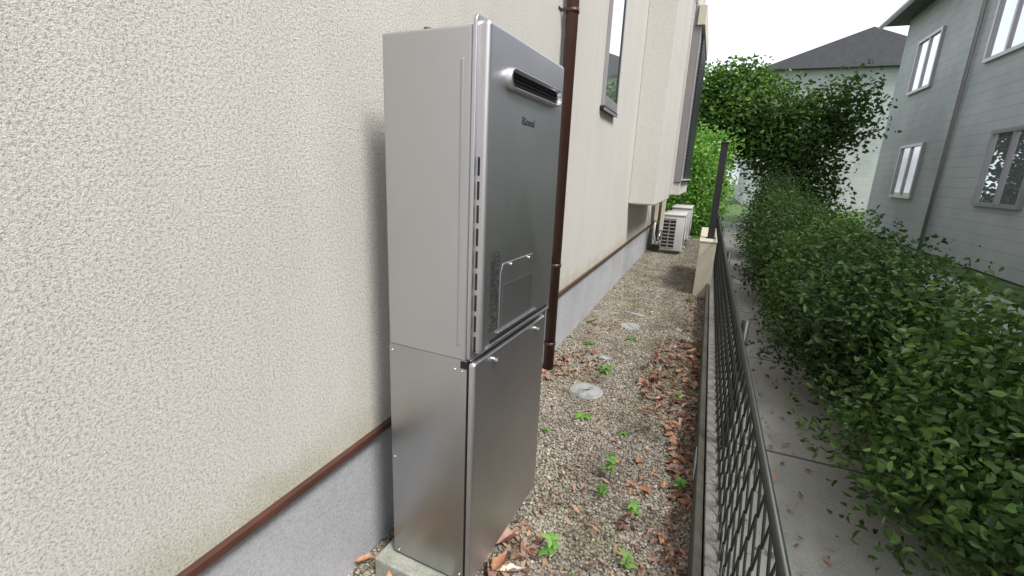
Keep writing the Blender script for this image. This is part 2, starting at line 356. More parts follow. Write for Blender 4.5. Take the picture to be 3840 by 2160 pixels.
# second bay with shutters
bay2 = MB().box((0.0015, 6.98, 0.965), (0.30, 9.45, 4.9), 0.006).box((0.3005, 7.02, 0.965), (0.41, 9.45, 1.16), 0.004).build("bay", MT['stucco'], house)
MB().box((0.301, 7.0, 1.165), (0.412, 7.5, 3.42), 0.006).box((0.301, 7.0, 3.424), (0.355, 7.4, 3.70), 0.004).build("shutter_case", MT['shutter'], bay2)
MB().box((0.413, 6.995, 1.17), (0.420, 7.01, 3.41)).build("edge_strip", MT['white'], bay2)
MB().box((0.356, 6.97, 3.425), (0.467, 9.3, 3.69), 0.006).build("shutter_housing", MT['cream_plastic'], bay2)
lv = MB()
lv.box((0.30, 7.51, 1.22), (0.425, 9.4, 3.42))
for i in range(44): lv.box((0.4255, 7.52, 1.24+i*.049), (0.45, 9.38, 1.24+i*.049+.040), 0.008)
lv.build("roller_shutter", MT['louver'], bay2)
MB().box((0.30, 7.06, 1.195), (0.475, 9.42, 1.218), 0.003).build("window_sill", MT['white'], bay2)
MB().box((0.29, 6.98, 3.72), (0.33, 7.05, 4.9)).build("corner_strip", MT['frame'], bay2)
# downpipe
dp = MB().tube([(0.052, 1.685, 0.0), (0.052, 1.685, 5.6)], 0.034, 24).build("downpipe", MT['pipe'], house)
for z, arm in ((0.183, 0), (0.692, 1), (2.08, 1), (3.6, 1)):
    b = MB(); b.tube([(0.052, 1.685, z-.011), (0.052, 1.685, z+.011)], 0.038, 24)
    if arm: b.box((0.0005, 1.64, z-.006), (0.05, 1.652, z+.006)); b.box((0.0005, 1.60, z-.004), (0.006, 1.652, z+.004)); b.box((0.05, 1.715, z-.008), (0.062, 1.735, z+.008), 0.002)
    b.build("pipe_bracket", MT['pipe'], dp)

# ------------------------------------------------------------------ water heater
HX, HR = 0.1134, -0.0458
base = tag(empty("concrete_base", (HX, 0, 0), HR), "mossy grey concrete footing slab under the steel water heater", "concrete slab")
MB().box((-0.042, -0.043, -0.02), (0.205, 0.465, 0.078), 0.006, 2).build("slab", MT['base'], base)
ht = tag(empty("water_heater", (HX, 0, 0.08), HR), "tall silver outdoor gas water heater with stainless front panels beside the cream wall", "water heater")
def H(mb, name, mat, parent=None, **k):
    o = mb.build(name, mat, parent or ht, **k)
    return o
zo = -0.08   # child z = world z + zo
W_ = 0.48; Zm = 0.778+zo; Zt = 1.538+zo; Zb = 0.0885+zo
up_ = H(MB().box((0, 0, Zm-.001), (0.2455, W_, Zt), 0.008, 4, keep_bottom=True), "upper_casing", MT['paint'], smooth_angle=50)
H(MB().box((0.219, -0.0025, 0.815+zo), (0.226, 0.006, 1.472+zo), 0.0024, 3), "pressed_rib", MT['paint'], up_)
H(MB().cyl((0.109, 0.03, Zt-.001), (0.109, 0.03, Zt+.008), 0.009), "top_screw", MT['black'], up_)
H(MB().box((0.2457, 0.004, Zm), (0.2483, W_-.004, Zt-.004)), "panel_gasket", MT["black"], up_)  # black strip painting the gap between casing and front plate dark
# front plate with lip
pl = rrect(-0.004, Zm-.003, W_+.004, 1.556+zo, 0.014)
fp = H(MB().prism(pl, 0.2485, 0.258, 0, 0.0025, 3, smooth=False), "front_flange", MT['steel_front'], smooth_angle=35)
pr = rrect(0.006, 0.797+zo, W_-.006, 1.546+zo, 0.012)
cover = H(MB().prism(pr, 0.2582, 0.283, 0, 0.010, 5), "front_panel", MT['steel_front'], smooth_angle=40)
for i in range(9):
    z = 1.269+zo-i*0.0533
    H(MB().box((0.2615, 0.0045, z-.041), (0.2672, 0.0075, z), 0.001), "vent_slot", MT['black'], cover)
# exhaust outlet
def ring(y0, z0, y1, z1, r, th, x0, x1):
    b = bmesh.new(); o = rrect(y0, z0, y1, z1, r, 10); n = len(o)
    cy, cz = (y0+y1)/2, (z0+z1)/2
    prof = [(0.0, x0), (0.0015, x1-.004), (0.005, x1), (th-.004, x1-.001), (th, x1-.006), (th, x0)]
    rings = []
    for ins, x in prof:
        p = rrect(y0+ins, z0+ins, y1-ins, z1-ins, max(r-ins, .003), 10)
        rings.append([b.verts.new((x, u, v)) for u, v in p])
    for a, c in zip(rings, rings[1:]):
        for k in range(n):
            f = b.faces.new((a[k], a[(k+1) % n], c[(k+1) % n], c[k])); f.smooth = True
    bmesh.ops.recalc_face_normals(b, faces=b.faces)
    m = MB(); m.bm.free(); m.bm = b; return m
ex = H(ring(0.085, 1.423+zo, 0.420, 1.472+zo, 0.0242, 0.0085, 0.281, 0.300), "exhaust_outlet", MT['steel_front'], cover)
g_ = MB().prism(rrect(0.0925, 1.4305+zo, 0.4125, 1.4645+zo, 0.0165, 8), 0.2805, 0.2845, 0)
H(g_, "outlet_mouth", MT['black'], ex)
lo_ = MB()
for i in range(3): lo_.box((0.2847, 0.096, 1.4385+zo+i*.008), (0.289, 0.409, 1.4397+zo+i*.008))
H(lo_, "outlet_louvre", MT['sill'], ex)
# brand lettering (seen on the panel)
cu = bpy.data.curves.new("lettering", 'FONT'); cu.body = "Rinnai"; cu.size = 0.026; cu.extrude = 0.0004; cu.offset = 0.0006; cu.space_character = 1.03
tmp = bpy.data.objects.new("tmp", cu); COL.objects.link(tmp); bpy.context.view_layer.update()
me = bpy.data.meshes.new_from_object(tmp.evaluated_get(bpy.context.evaluated_depsgraph_get())); bpy.data.objects.remove(tmp)
xs = [v.co.x for v in me.vertices]; wd = max(xs)-min(xs); mnx = min(xs)
for v in me.vertices:
    x, y, z = v.co; v.co = (0.2834+z, 0.187+(x-mnx)*0.078/wd, 1.356+zo+y*1.0)
me.materials.clear(); me.materials.append(MT['mark'])
lt = bpy.data.objects.new("lettering", me); COL.objects.link(lt); lt.parent = cover
# warning print: columns of illegible small marks
rg = random.Random(4); wl = MB(); z = 1.048+zo
while z > 0.846+zo:
    hh = rg.choice([.003, .003, .004, .008]); y = 0.044
    while y < 0.086:
        ww = rg.uniform(.002, .009)
        if rg.random() < .82: wl.box((0.2833, y, z-hh), (0.2836, min(y+ww, .089), z))
        y += ww+rg.uniform(.001, .003)
    z -= hh+rg.uniform(.001, .0022)
wl.box((0.2833, .046, 1.005+zo), (0.2837, .060, 1.022+zo)); wl.box((0.2833, .076, .926+zo), (0.2837, .086, .940+zo))
H(wl, "warning_print", MT['mark'], cover)
# service cover
sc = MB().prism([(0.096, 0.838+zo), (0.312, 0.838+zo), (0.312, 0.990+zo), (0.300, 1.012+zo), (0.108, 1.012+zo), (0.096, 0.990+zo)], 0.2832, 0.2843, 0, 0.0008, 1)
sco = H(sc, "service_cover", MT['steel_front'], cover, smooth_angle=30)
H(MB().box((0.2844, 0.110, 0.842+zo), (0.2847, 0.300, 0.955+zo)), "instruction_plate", metal_mat("plate_steel", (0.53, 0.53, 0.56), 0.40, 1.0), sco)
for y in (0.151, 0.268): H(MB().cyl((0.285, y, 1.004+zo), (0.2895, y, 1.004+zo), 0.0045), "screw", MT['screw'], sco)
H(MB().box((0.2835, 0.085, 0.8305+zo), (0.289, 0.345, 0.8335+zo), 0.001), "cover_lip", MT['screw'], cover)
H(MB().box((0.2815, 0.05, 0.812+zo), (0.2845, 0.44, 0.822+zo), 0.001), "bottom_slot", MT['black'], cover)
H(MB().box((0.2815, 0.03, 0.806+zo), (0.288, 0.455, 0.809+zo), 0.001), "bottom_bead", MT['screw'], cover)
# wall hanger tabs showing above the panel
H(MB().box((0.10, 0.10, Zt+.001), (0.245, 0.16, Zt+.006), 0.002), "top_bracket", MT['frame'], up_)
H(MB().box((0.18, 0.33, Zt+.001), (0.245, 0.45, Zt+.010), 0.002), "top_bracket", MT['frame'], up_)
# lower pipe cover
lc = H(MB().box((0.0, 0.0010, Zb), (0.2465, W_-.001, Zm-.0025), 0.002, 2), "pipe_cover", MT['steel'], smooth_angle=40)
lf = H(MB().prism(rrect(0.0, Zb+.003, W_, Zm-.006, 0.0105), 0.2540, 0.270, 0, 0.007, 5), "lower_front_panel", MT['steel_front'], smooth_angle=40)
H(MB().box((0.2467, 0.004, Zb+.004), (0.2538, W_-.004, Zm-.008)), "panel_gasket", MT['black'], lc)  # black filler, paints the lower panel's groove dark
for y in (0.10, 0.39):
    H(MB().cyl((0.2705, y, 0.751+zo), (0.278, y, 0.751+zo), 0.0055, n=20).cyl((0.278, y, 0.751+zo), (0.286, y, 0.751+zo), 0.0085, 0.007, n=24), "thumb_screw", MT['screw'], lf, smooth_angle=40)
H(MB().box((0.229, -0.0012, 0.753+zo), (0.246, 0.004, 0.773+zo), 0.0), "square_hole", MT['black'], lc)
for x, z in ((0.212, 0.746), (0.233, 0.744), (0.010, 0.755), (0.011, 0.423), (0.018, 0.098), (0.236, 0.112)):
    H(MB().cyl((x, 0.002, z+zo), (x, -0.0022, z+zo), 0.0042, 0.0030, n=14), "rivet", MT['screw'], lc)

# ------------------------------------------------------------------ right boundary
tag(MB().box((0.963, -4.0, -0.02), (0.983, 9.3, 0.150), 0.003).box((0.9835, -4.0, 0.02), (0.988, 9.3, 0.143)).build("edging_board", MT['board']),
    "long dark weathered edging board along the right side of the gravel", "edging board")
cw = MB()
for i in range(36):
    a = -4.5+i*.4; cw.box((0.995, a+.003, -0.05), (1.105, a+.397, 0.148), 0.006)
cw.box((1.0, -4.5, -.05), (1.10, 9.9, 0.143))
tag(cw.build("concrete_block_wall", MT['conc']), "low lichened concrete block wall carrying the chain-link fence", "low wall")
fence = tag(empty("chain_link_fence", (1.035, 0, 0.15)), "dark chain-link fence standing on the low concrete block wall", "fence")
def chain():
    per, h, y0, y1, rows = 0.0855, 0.180, -1.2, 9.0, 5
    V = []; F = []; m = MB(); n = int((y1-y0)/per)
    for k in range(rows+1):
        for ph in ((0,) if k == 0 else (0,)):
            pts = []
            for i in range(n*2+1):
                y = y0+i*per/2; lowp = (i+k) % 2 == 0
                z = k*h*.5+(0 if lowp else h*.5)
                x = 0.0015 if lowp else -0.0015
                if k == 0:
                    if lowp:   # rounded bottom loop
                        for t in (-.40, -.36, -.26, -.12, .12, .26, .36, .40):
                            pts.append((x, y+t*per, 0.004+(abs(t)/.40)**4*h*.22))
                    else: pts.append((x, y, h*.5+.002))
                else: pts.append((x, y, z+(.003 if not lowp else -.002)))
            m.tube(pts, 0.0030, 6)
    return m
chain().build("wire_mesh", MT['wire'], fence)
MB().tube([(0, -1.3, 0.548), (0, 9.1, 0.548)], 0.009, 10).build("top_rail", MT['wire'], fence)
for y in (-1.0, 1.0, 2.9, 4.8, 6.7, 8.6): MB().tube([(0.028, y, -0.15), (0.028, y, 0.56)], 0.015, 12).build("post", MT['wire'], fence)
# low cream wall with a dark post
stub = tag(empty("garden_wall", (0.92, 5.0, 0)), "short cream rendered garden wall stub with a dark post on its top", "garden wall")
MB().box((-0.082, -0.72, -0.02), (0.082, 0.76, 0.588), 0.006).build("wall_body", MT['pillar'], stub)
MB().box((-0.088, -0.726, 0.5885), (0.088, 0.766, 0.606), 0.004).build("coping", MT['pillar'], stub)
gp = tag(empty("metal_post", (0.94, 4.56, 0.606)), "slim black square metal post rising from the end of the cream garden wall", "post")
MB().box((-0.035, -0.035, 0.0), (0.035, 0.035, 1.00), 0.003).build("shaft", MT['post'], gp)
MB().box((-0.041, -0.041, 1.0005), (0.041, 0.041, 1.02), 0.004).build("post_cap", MT['post'], gp)
MB().box((-0.05, -0.05, 0.0005), (0.05, 0.05, 0.008), 0.002).build("foot_plate", MT['post'], gp)

# ------------------------------------------------------------------ air conditioners
def ac_unit(loc, label):
    u = tag(empty("air_conditioner", loc), label, "air conditioner", "outdoor air conditioner units behind the bay")
    D, L, Hh = 0.345, 0.80, 0.66
    MB().box((0, 0, 0.06), (D, L, Hh), 0.018, 3).build("casing", MT['white'], u, smooth_angle=40)
    MB().box((-0.008, -0.010, Hh-.028), (D+.010, L+.01, Hh+.006), 0.010, 3).build("top_cover", MT['white'], u, smooth_angle=40)
    g = MB(); g.box((0.018, -0.0015, 0.105), (0.215, 0.002, Hh-.075)); g.build("side_opening", MT['black'], u)
    b = MB()
    for i in range(9):
        z = 0.112+i*0.0565; b.box((0.014, -0.008, z-.0095), (0.219, -0.0018, z+.0095), 0.003)
    b.box((0.108, -0.012, 0.1), (0.126, -0.002, Hh-.07), 0.003); b.build("side_guard", simple("grey_guard", (0.24, 0.23, 0.21), 0.6), u)
    f = MB(); f.cyl((D+.001, 0.32, 0.36), (D+.004, 0.32, 0.36), 0.225, n=40); f.build("fan_opening", MT['black'], u)
    f = MB()
    for r in (0.06, 0.105, 0.15, 0.195, 0.232):
        f.tube([(D+.012, 0.32+r*math.cos(a), 0.36+r*math.sin(a)) for a in [k*2*math.pi/36 for k in range(37)]], 0.003, 6)
    for k in range(12):
        a = k*math.pi/6; f.tube([(D+.012, 0.32+.03*math.cos(a), 0.36+.03*math.sin(a)), (D+.012, 0.32+.235*math.cos(a), 0.36+.235*math.sin(a))], 0.003, 6)
    f.build("fan_guard", MT['white'], u)
    for y in (0.10, 0.62): MB().box((-.02, y, 0.0), (D+.03, y+.10, 0.058), 0.004).build("foot", MT['base'], u)
    return u
ac_unit((0.215, 6.95, 0.0), "nearer white outdoor air conditioner unit with dark slatted side guard")
ac_unit((0.255, 8.15, 0.05), "farther white air conditioner unit half hidden behind the nearer one")
du = tag(empty("pipe_duct", (0.0, 6.7, 0)), "cream vertical pipe ducts running down behind the near air conditioner", "pipe duct")
MB().box((0.10, -.02, 0.56), (0.15, .05, 0.924), 0.004).build("duct_cover", MT['cream_plastic'], du)
MB().box((0.185, .12, 0.40), (0.24, .19, 0.924), 0.004).build("duct_cover", MT['cream_plastic'], du)
MB().tube([(0.125, 0.015, 0.56), (0.12, 0.02, 0.35), (0.15, 0.10, 0.20), (0.2, .26, .18)], 0.018, 10).build("hose", MT['white'], du)
MB().tube([(0.215, 0.15, 0.40), (0.19, 0.13, 0.28), (0.20, 0.2, 0.2), (0.22, .27, .2)], 0.014, 10).build("hose", MT['cream_plastic'], du)
MB().tube([(0.20, 0.10, 0.36), (0.205, 0.06, 0.30), (0.19, 0.08, 0.24)], 0.016, 10).build("valve_joint", MT['screw'], du)

# ------------------------------------------------------------------ caps and stones in the gravel
def cap_obj(name, x, y, r, h, label, cat, tilt=0.0, sx=1.0, seed=0):
    g = random.Random(seed); b = bmesh.new(); n = 28; rings = []
    for rr, z in ((1.0, 0.0), (1.0, h*.75), (0.95, h), (0.5, h*1.03)):
        rings.append([b.verts.new((r*rr*math.cos(2*math.pi*k/n)*sx, r*rr*math.sin(2*math.pi*k/n), z)) for k in range(n)])
    for a, c in zip(rings, rings[1:]):
        for k in range(n): b.faces.new((a[k], a[(k+1) % n], c[(k+1) % n], c[k]))
    b.faces.new(rings[-1]); bmesh.ops.recalc_face_normals(b, faces=b.faces)
    m = MB(); m.bm.free(); m.bm = b; o = m.build(name, MT['cap']); o.location = (x, y, -0.004); o.rotation_euler = (tilt, 0, g.uniform(0, 3)); tag(o, label, cat); return o
dc = cap_obj("drain_cap", 0.355, 1.485, 0.098, 0.020, "round white drain inspection cap with dark stains set in the gravel", "drain cap", 0.0, 1, 3)
MB().tube([(0.083*math.cos(k*math.pi/16), 0.083*math.sin(k*math.pi/16), 0.0205) for k in range(33)], 0.0012, 6).build("rim_groove", MT['conc'], dc)
MB().box((-0.022, -0.004, 0.0205), (0.022, 0.004, 0.0222)).build("lifting_slot", MT['mark'], dc)
cap_obj("drain_cap", 0.40, 2.84, 0.085, 0.013, "pale worn drain cap half covered by gravel farther along the path", "drain cap", 0.03, 1, 5)
def stone(x, y, s, label, mat, seed, flat=.5, rz=0):
    g = random.Random(seed); b = bmesh.new(); bmesh.ops.create_icosphere(b, subdivisions=2, radius=1)
    for v in b.verts: v.co *= g.uniform(.82, 1.12)
    bmesh.ops.scale(b, vec=(s[0], s[1], s[2]), verts=b.verts)
    m = MB(); m.bm.free(); m.bm = b; o = m.build("stone", mat, smooth_angle=25); o.location = (x, y, s[2]*flat); o.rotation_euler = (0, 0, rz); tag(o, label, "stone"); return o
stone(0.37, 3.20, (0.11, 0.022, 0.014), "long thin pale stone edge poking out of the gravel", MT['cap'], 1, .6, -.25)
stone(0.775, 2.93, (0.035, 0.02, 0.014), "small whitish stone in the shade near the edging board", MT['cap'], 2)
stone(0.34, 2.03, (0.05, 0.035, 0.018), "bluish grey flat stone beside the leaf strip at the pipe foot", MT['cap'], 8)
stone(0.60, 2.25, (0.016, 0.014, 0.012), "single pale pebble lying above the big leaf pile", MT['cap'], 9)
stone(0.895, 2.42, (0.014, 0.014, 0.012), "bright round pebble against the edging board", MT['cap'], 10)
stone(0.445, 0.065, (0.022, 0.018, 0.014), "bright white pebble at the heater's front foot", MT['white'], 11, .9)
MB_s = MB().box((-0.0015, -.07, 0.0), (0.0015, .07, 0.075), 0.001).build("plastic_strip", MT['plastic']); MB_s.location = (0.9595, 0.90, 0.055)  # pale strip standing in for a small reflective patch on the board
tag(MB_s, "pale blue plastic strip stuck on the side of the edging board", "plastic strip")
# twig
tw = MB().tube([(0, 0, 0.012), (0.03, .02, 0.018), (0.07, .03, 0.015)], 0.003, 6).build("twig", MT['bark']); tw.location = (0.68, 1.16, 0.005)
tag(tw, "short dark twig lying on the gravel left of the leaf pile", "twig")
tw2 = MB().tube([(0, 0, 0.012), (0.03, .05, 0.018), (0.05, .12, 0.015)], 0.006, 6).build("twig", MT['bark']); tw2.location = (0.055, 2.72, 0.005)
tag(tw2, "dark curved twig at the foot of the house foundation", "twig")

# ------------------------------------------------------------------ dead leaves
def leaf_mesh(seed, L=0.09, Wd=0.042, kind=0):
    g = random.Random(seed); nx, ny = 9, 5
    curl = g.uniform(1.5, 6.0)*(1 if g.random() < .85 else -1); bend = g.uniform(-3.5, 5.0); twist = g.uniform(-1.2, 1.2); asym = g.uniform(.8, 1.2)
    V = []; F = []; T = []
    t0 = g.random()
    for i in range(nx):
        u = i/(nx-1); wv = (math.sin(math.pi*min(1, u**0.85))**0.75)*(1-0.25*u)*Wd*.5 + .0008
        wv *= 1+.12*math.sin(u*17+seed)
        for j in range(ny):
            v = (j/(ny-1)-.5)*2; x = (u-.5)*L; y = v*wv*(asym if v > 0 else 1); z = 0
            z = curl*3*y*y*6 + bend*x*x*1.4 + g.uniform(-.0012, .0012)
            a = twist*u; y, z = y*math.cos(a)-z*math.sin(a), y*math.sin(a)+z*math.cos(a)
            V.append((x, y, z)); T.append(t0)
    for i in range(nx-1):
        for j in range(ny-1): F.append((i*ny+j, (i+1)*ny+j, (i+1)*ny+j+1, i*ny+j+1))
    zm = min(v[2] for v in V); V = [(a, b, c-zm+.001) for a, b, c in V]
    # stalk
    k = len(V); x0 = -.5*L; zz = V[2][2]
    V += [(x0, -.0012, zz), (x0, .0012, zz), (x0-.018, .002, zz+.004), (x0-.018, -.0004, zz+.004)]; T += [t0]*4; F.append((k, k+1, k+2, k+3))
    me_o = np_mesh("dead_leaf", V, F, LEAFM[kind], tint=T, smooth=True)
    me = me_o.data; bpy.data.objects.remove(me_o); return me
def leafmat(name, cols):
    m, nt, b = new_mat(name); v = coords(nt)
    n = noise(nt, v, 45, 5, 0.65); c = ramp(nt, n, tuple(cols))
    nt.links.new(c, b.inputs['Base Color']); b.inputs['Roughness'].default_value = 0.55; b.inputs['Specular IOR Level'].default_value = 0.4
    bump(nt, b, noise(nt, v, 260, 3), 0.4, 0.001); return m
LEAFM = [
    leafmat("leaf_orange", ((0.25, (0.22, 0.10, 0.05)), (0.5, (0.42, 0.21, 0.115)), (0.75, (0.58, 0.35, 0.22)))),
    leafmat("leaf_pinkish", ((0.25, (0.26, 0.13, 0.10)), (0.5, (0.42, 0.25, 0.20)), (0.75, (0.55, 0.38, 0.31)))),
    leafmat("leaf_darkred", ((0.25, (0.08, 0.035, 0.027)), (0.5, (0.18, 0.08, 0.06)), (0.75, (0.32, 0.17, 0.13)))),
    leafmat("leaf_brown", ((0.25, (0.14, 0.09, 0.06)), (0.5, (0.29, 0.19, 0.135)), (0.75, (0.45, 0.32, 0.24)))),
    leafmat("leaf_pale", ((0.25, (0.45, 0.33, 0.27)), (0.5, (0.62, 0.50, 0.43)), (0.75, (0.72, 0.62, 0.55)))),
]
LM = {k: [leaf_mesh(10*k+i, kind=k) for i in range(5)] for k in range(5)}
def leaf(x, y, kind, size, label, group=None, rz=None, tilt=None, z=0.006, idx=None):
    me = LM[kind][random.randrange(5) if idx is None else idx]
    o = bpy.data.objects.new("dead_leaf", me); COL.objects.link(o)
    o.location = (x, y, z); s = size/0.09; o.scale = (s, s*random.uniform(.85, 1.2), s)
    tx, ty = tilt if tilt else (random.gauss(0, .25), random.gauss(0, .22))
    o.rotation_euler = (tx, ty, random.uniform(0, 6.28) if rz is None else rz)
    tag(o, label, "dead leaf", group); return o
# leaves one can point at
LF = "single leaves lying apart"
leaf(0.385, 0.262, 1, 0.115, "broad flat pinkish leaf touching the heater's lower front edge", rz=1.0, tilt=(0.15, .1), z=.012, idx=0)
leaf(0.445, 0.262, 3, 0.085, "brown curled leaf just right of the broad pinkish leaf by the heater", rz=1.9, tilt=(.3, 0), z=.01)
leaf(0.402, 0.165, 0, 0.11, "long light orange leaf below the broad pinkish leaf by the heater", rz=1.5, tilt=(0.1, .15), z=.012, idx=1)
leaf(0.452, 0.155, 4, 0.085, "almost white pink dry leaf near the heater's front corner", rz=.5, tilt=(.1, 0), z=.01)
leaf(0.385, 0.115, 1, 0.09, "pinkish dry leaf nearest the heater's front corner", rz=2.2, tilt=(.2, .1), z=.012)
leaf(0.43, 0.22, 3, 0.07, "small brown leaf wedged between the larger leaves by the heater", z=.008)
leaf(0.735, 0.93, 0, 0.085, "bright orange curled leaf topping the small leaf cluster mid path", rz=1.3, tilt=(.5, .3), z=.014)
leaf(0.785, 0.735, 0, 0.075, "orange split leaf at the lower end of the mid path leaf cluster", rz=2.5, tilt=(.2, .2), z=.012)
leaf(0.845, 0.80, 0, 0.055, "upright orange leaf standing alone right of the mid path cluster", rz=1.2, tilt=(1.1, .2), z=.02)
leaf(0.768, 0.515, 1, 0.05, "small light orange leaf leaning upright above the bottom weeds", rz=1.9, tilt=(.8, .2), z=.016)
leaf(0.862, 0.50, 0, 0.055, "orange brown upright leaf near the lower right of the gravel", rz=1.8, tilt=(.8, 0), z=.016)
leaf(0.735, 0.52, 2, 0.06, "dark wine red leaf flat on gravel beside the small light orange leaf", rz=.4, z=.008)
leaf(0.825, 0.335, 3, 0.05, "tan leaf behind the lowest right weed", rz=1.2, tilt=(.7, 0), z=.012)
leaf(0.02, -0.02, 0, 0.07, "orange leaf wedged between the foundation and the concrete footing", rz=.9, tilt=(.4, .2), z=.03)
leaf(0.855, 1.13, 0, 0.06, "bright orange leaf against the board beside the dark litter", rz=1.4, z=.012)
def scatter(n, poly, kinds, s0, s1, label, group, zmax=0.02):
    k = 0
    while k < n:
        x = random.uniform(min(p[0] for p in poly), max(p[0] for p in poly)); y = random.uniform(min(p[1] for p in poly), max(p[1] for p in poly))
        ins = False; j = len(poly)-1
        for i in range(len(poly)):
            a, b = poly[i], poly[j]
            if (a[1] > y) != (b[1] > y) and x < (b[0]-a[0])*(y-a[1])/(b[1]-a[1]+1e-9)+a[0]: ins = not ins
            j = i
        if not ins: continue
        kd = random.choice(kinds); nm = ('orange brown', 'pinkish tan', 'dark wine red', 'dull brown', 'pale pink')[kd]
        leaf(x, y, kd, random.uniform(s0, s1), nm+' '+label, nm+' '+group, z=random.uniform(.004, zmax)); k += 1
scatter(16, [(0.0, -0.28), (0.30, -0.28), (0.30, -0.06), (0.08, -0.05), (0.0, -.02)], [0, 1, 3, 3, 2], .05, .09, "dry leaf heaped between the house foundation and the footing slab", "leaves at the left of the footing slab", .03)
scatter(22, [(0.02, 1.75), (0.10, 1.62), (0.20, 1.62), (0.40, 1.95), (0.36, 2.12), (0.10, 2.0)], [0, 0, 1, 2, 3], .035, .06, "dead leaf in the strip at the foot of the downpipe", "leaves at the foot of the downpipe")
scatter(10, [(0.05, 1.45), (0.14, 1.45), (0.16, 1.66), (0.05, 1.66)], [0, 0, 3, 1], .035, .06, "dead leaf between the heater and the downpipe foot", "leaves between heater and downpipe")
scatter(118, [(0.60, 1.62), (0.78, 1.40), (0.95, 1.25), (0.955, 2.75), (0.80, 2.6), (0.58, 1.95)], [0, 1, 1, 2, 3, 3, 2], .04, .07, "curled dead leaf in the big pile against the edging board", "leaves in the big pile by the edging board", .03)
scatter(38, [(0.86, 0.80), (0.955, 0.70), (0.955, 1.30), (0.80, 1.38), (0.83, 1.15)], [0, 2, 1, 3, 3, 0], .03, .065, "dead leaf in the narrow litter strip along the edging board", "leaves in the strip along the edging board", .025)
scatter(9, [(0.70, 0.72), (0.80, 0.68), (0.83, 0.92), (0.70, 0.98)], [0, 1, 2, 3], .03, .05, "small torn leaf in the mid path cluster of orange leaves", "small leaves in the mid path cluster")
scatter(14, [(0.66, 0.42), (0.86, 0.36), (0.90, 0.56), (0.68, 0.56)], [2, 2, 3, 2], .02, .04, "small leaf scrap on the lower gravel among the weeds", "dark leaf scraps on the lower gravel")
scatter(16, [(0.84, 3.3), (0.955, 3.2), (0.955, 4.25), (0.80, 4.1)], [2, 3, 2], .03, .055, "dead leaf in the shade in front of the cream wall stub", "leaves in front of the cream wall stub")
scatter(9, [(0.10, 2.3), (0.28, 2.25), (0.30, 2.6), (0.12, 2.7)], [2, 3, 1], .03, .05, "dead leaf on the gravel beyond the downpipe near the foundation", "leaves beyond the downpipe")
scatter(18, [(0.45, 0.4), (0.95, -0.2), (0.95, 3.8), (0.3, 3.6)], [2, 3, 3], .02, .035, "tiny leaf scrap scattered alone on the open gravel", "scattered leaf scraps")
# fine litter
def litter():
    g = np.random.default_rng(11); V = []; F = []; T = []
    regs = [(240, .88, .955, .3, 1.3), (640, .64, .955, 1.35, 2.7), (260, 1.12, 1.5, -.3, 4.0), (260, .80, .955, 2.8, 4.2), (140, .05, .40, 1.6, 2.1), (180, .0, .35, -.4, -.04), (260, .4, .95, -.3, 1.5), (120, .37, .5, .0, .35)]
    for n, x0, x1, y0, y1 in regs:
        for _ in range(n):
            p = np.array([g.uniform(x0, x1), g.uniform(y0, y1), g.uniform(.006, .018)+(.03 if x0 > 1 else 0)]); s = g.uniform(.005, .015); a = g.uniform(0, 6.28)
            u = np.array([math.cos(a), math.sin(a), g.normal(0, .35)])*s*1.5; v = np.array([-math.sin(a), math.cos(a), g.normal(0, .35)])*s*.6
            k = len(V); V += [p-u, p-v, p+u, p+v]; F.append((k, k+1, k+2, k+3)); T += [g.random()]*4
    o = np_mesh("leaf_litter", V, F, tint_mat("litter", ((0, (0.08, 0.04, 0.027)), (0.5, (0.20, 0.11, 0.07)), (1, (0.42, 0.26, 0.17))), 0.8), tint=T)
    tag(o, "fine brown crumbs of broken leaves over the gravel", "leaf litter", kind='stuff')
litter()

# ------------------------------------------------------------------ weeds
def weed(x, y, h, nl, L, label, seed, tone=(.3, .9), spread=.9, tiers=2):
    g = random.Random(seed); w_ = tag(empty("weed", (x, y, 0), g.uniform(0, 6)), label, "weed", "small green weeds in the gravel")
    top = (g.uniform(-.01, .01), g.uniform(-.01, .01), h)
    MB().tube([(0, 0, -.005), (top[0]*.3, top[1]*.3, h*.5), top], [.0022, .0018, .0012], 6).build("stem", WST, w_)
    V = []; F = []; T = []
    for t in range(tiers):
        zz = h*(1-.45*t/max(1, tiers-1)) if tiers > 1 else h
        for i in range(nl):
            a = 2*math.pi*i/nl+t*.7+g.uniform(-.3, .3); el_ = g.uniform(.0, .7)*spread; ll = L*g.uniform(.7, 1.15); wd = ll*g.uniform(.36, .5); tn = g.uniform(*tone)
            d = Vector((math.cos(a)*math.cos(el_), math.sin(a)*math.cos(el_), math.sin(el_))); sdv = Vector((-math.sin(a), math.cos(a), 0)); upv = d.cross(sdv)*-1
            o = Vector((top[0], top[1], zz)); k = len(V); ns = 7
            for q in range(ns):
                u = q/(ns-1); c = o+d*ll*u-Vector((0, 0, 1))*ll*.35*u*u; hw = wd*.5*math.sin(math.pi*min(1, .08+.92*u))**.8*(1 if q % 2 else .86)
                for sgn in (-1, 0, 1): V.append(tuple(c+sdv*hw*sgn+upv*(abs(sgn)*hw*.3))); T.append(min(1, max(0, tn+(.0 if sgn else -.12))))
            for q in range(ns-1):
                for s_ in (0, 1): F.append((k+q*3+s_, k+(q+1)*3+s_, k+(q+1)*3+s_+1, k+q*3+s_+1))
    np_mesh("leaves", V, F, MT['weed'], w_, tint=T, smooth=True)
    return w_
WST = simple("weed_stem", (0.14, 0.22, 0.06), 0.6)
weed(0.536, 0.262, 0.075, 5, 0.045, "bright green weed nearest the heater at the bottom of the path", 1)
weed(0.775, 0.335, 0.06, 4, 0.034, "lowest right bright green weed with stacked leaves", 2, (.4, 1))
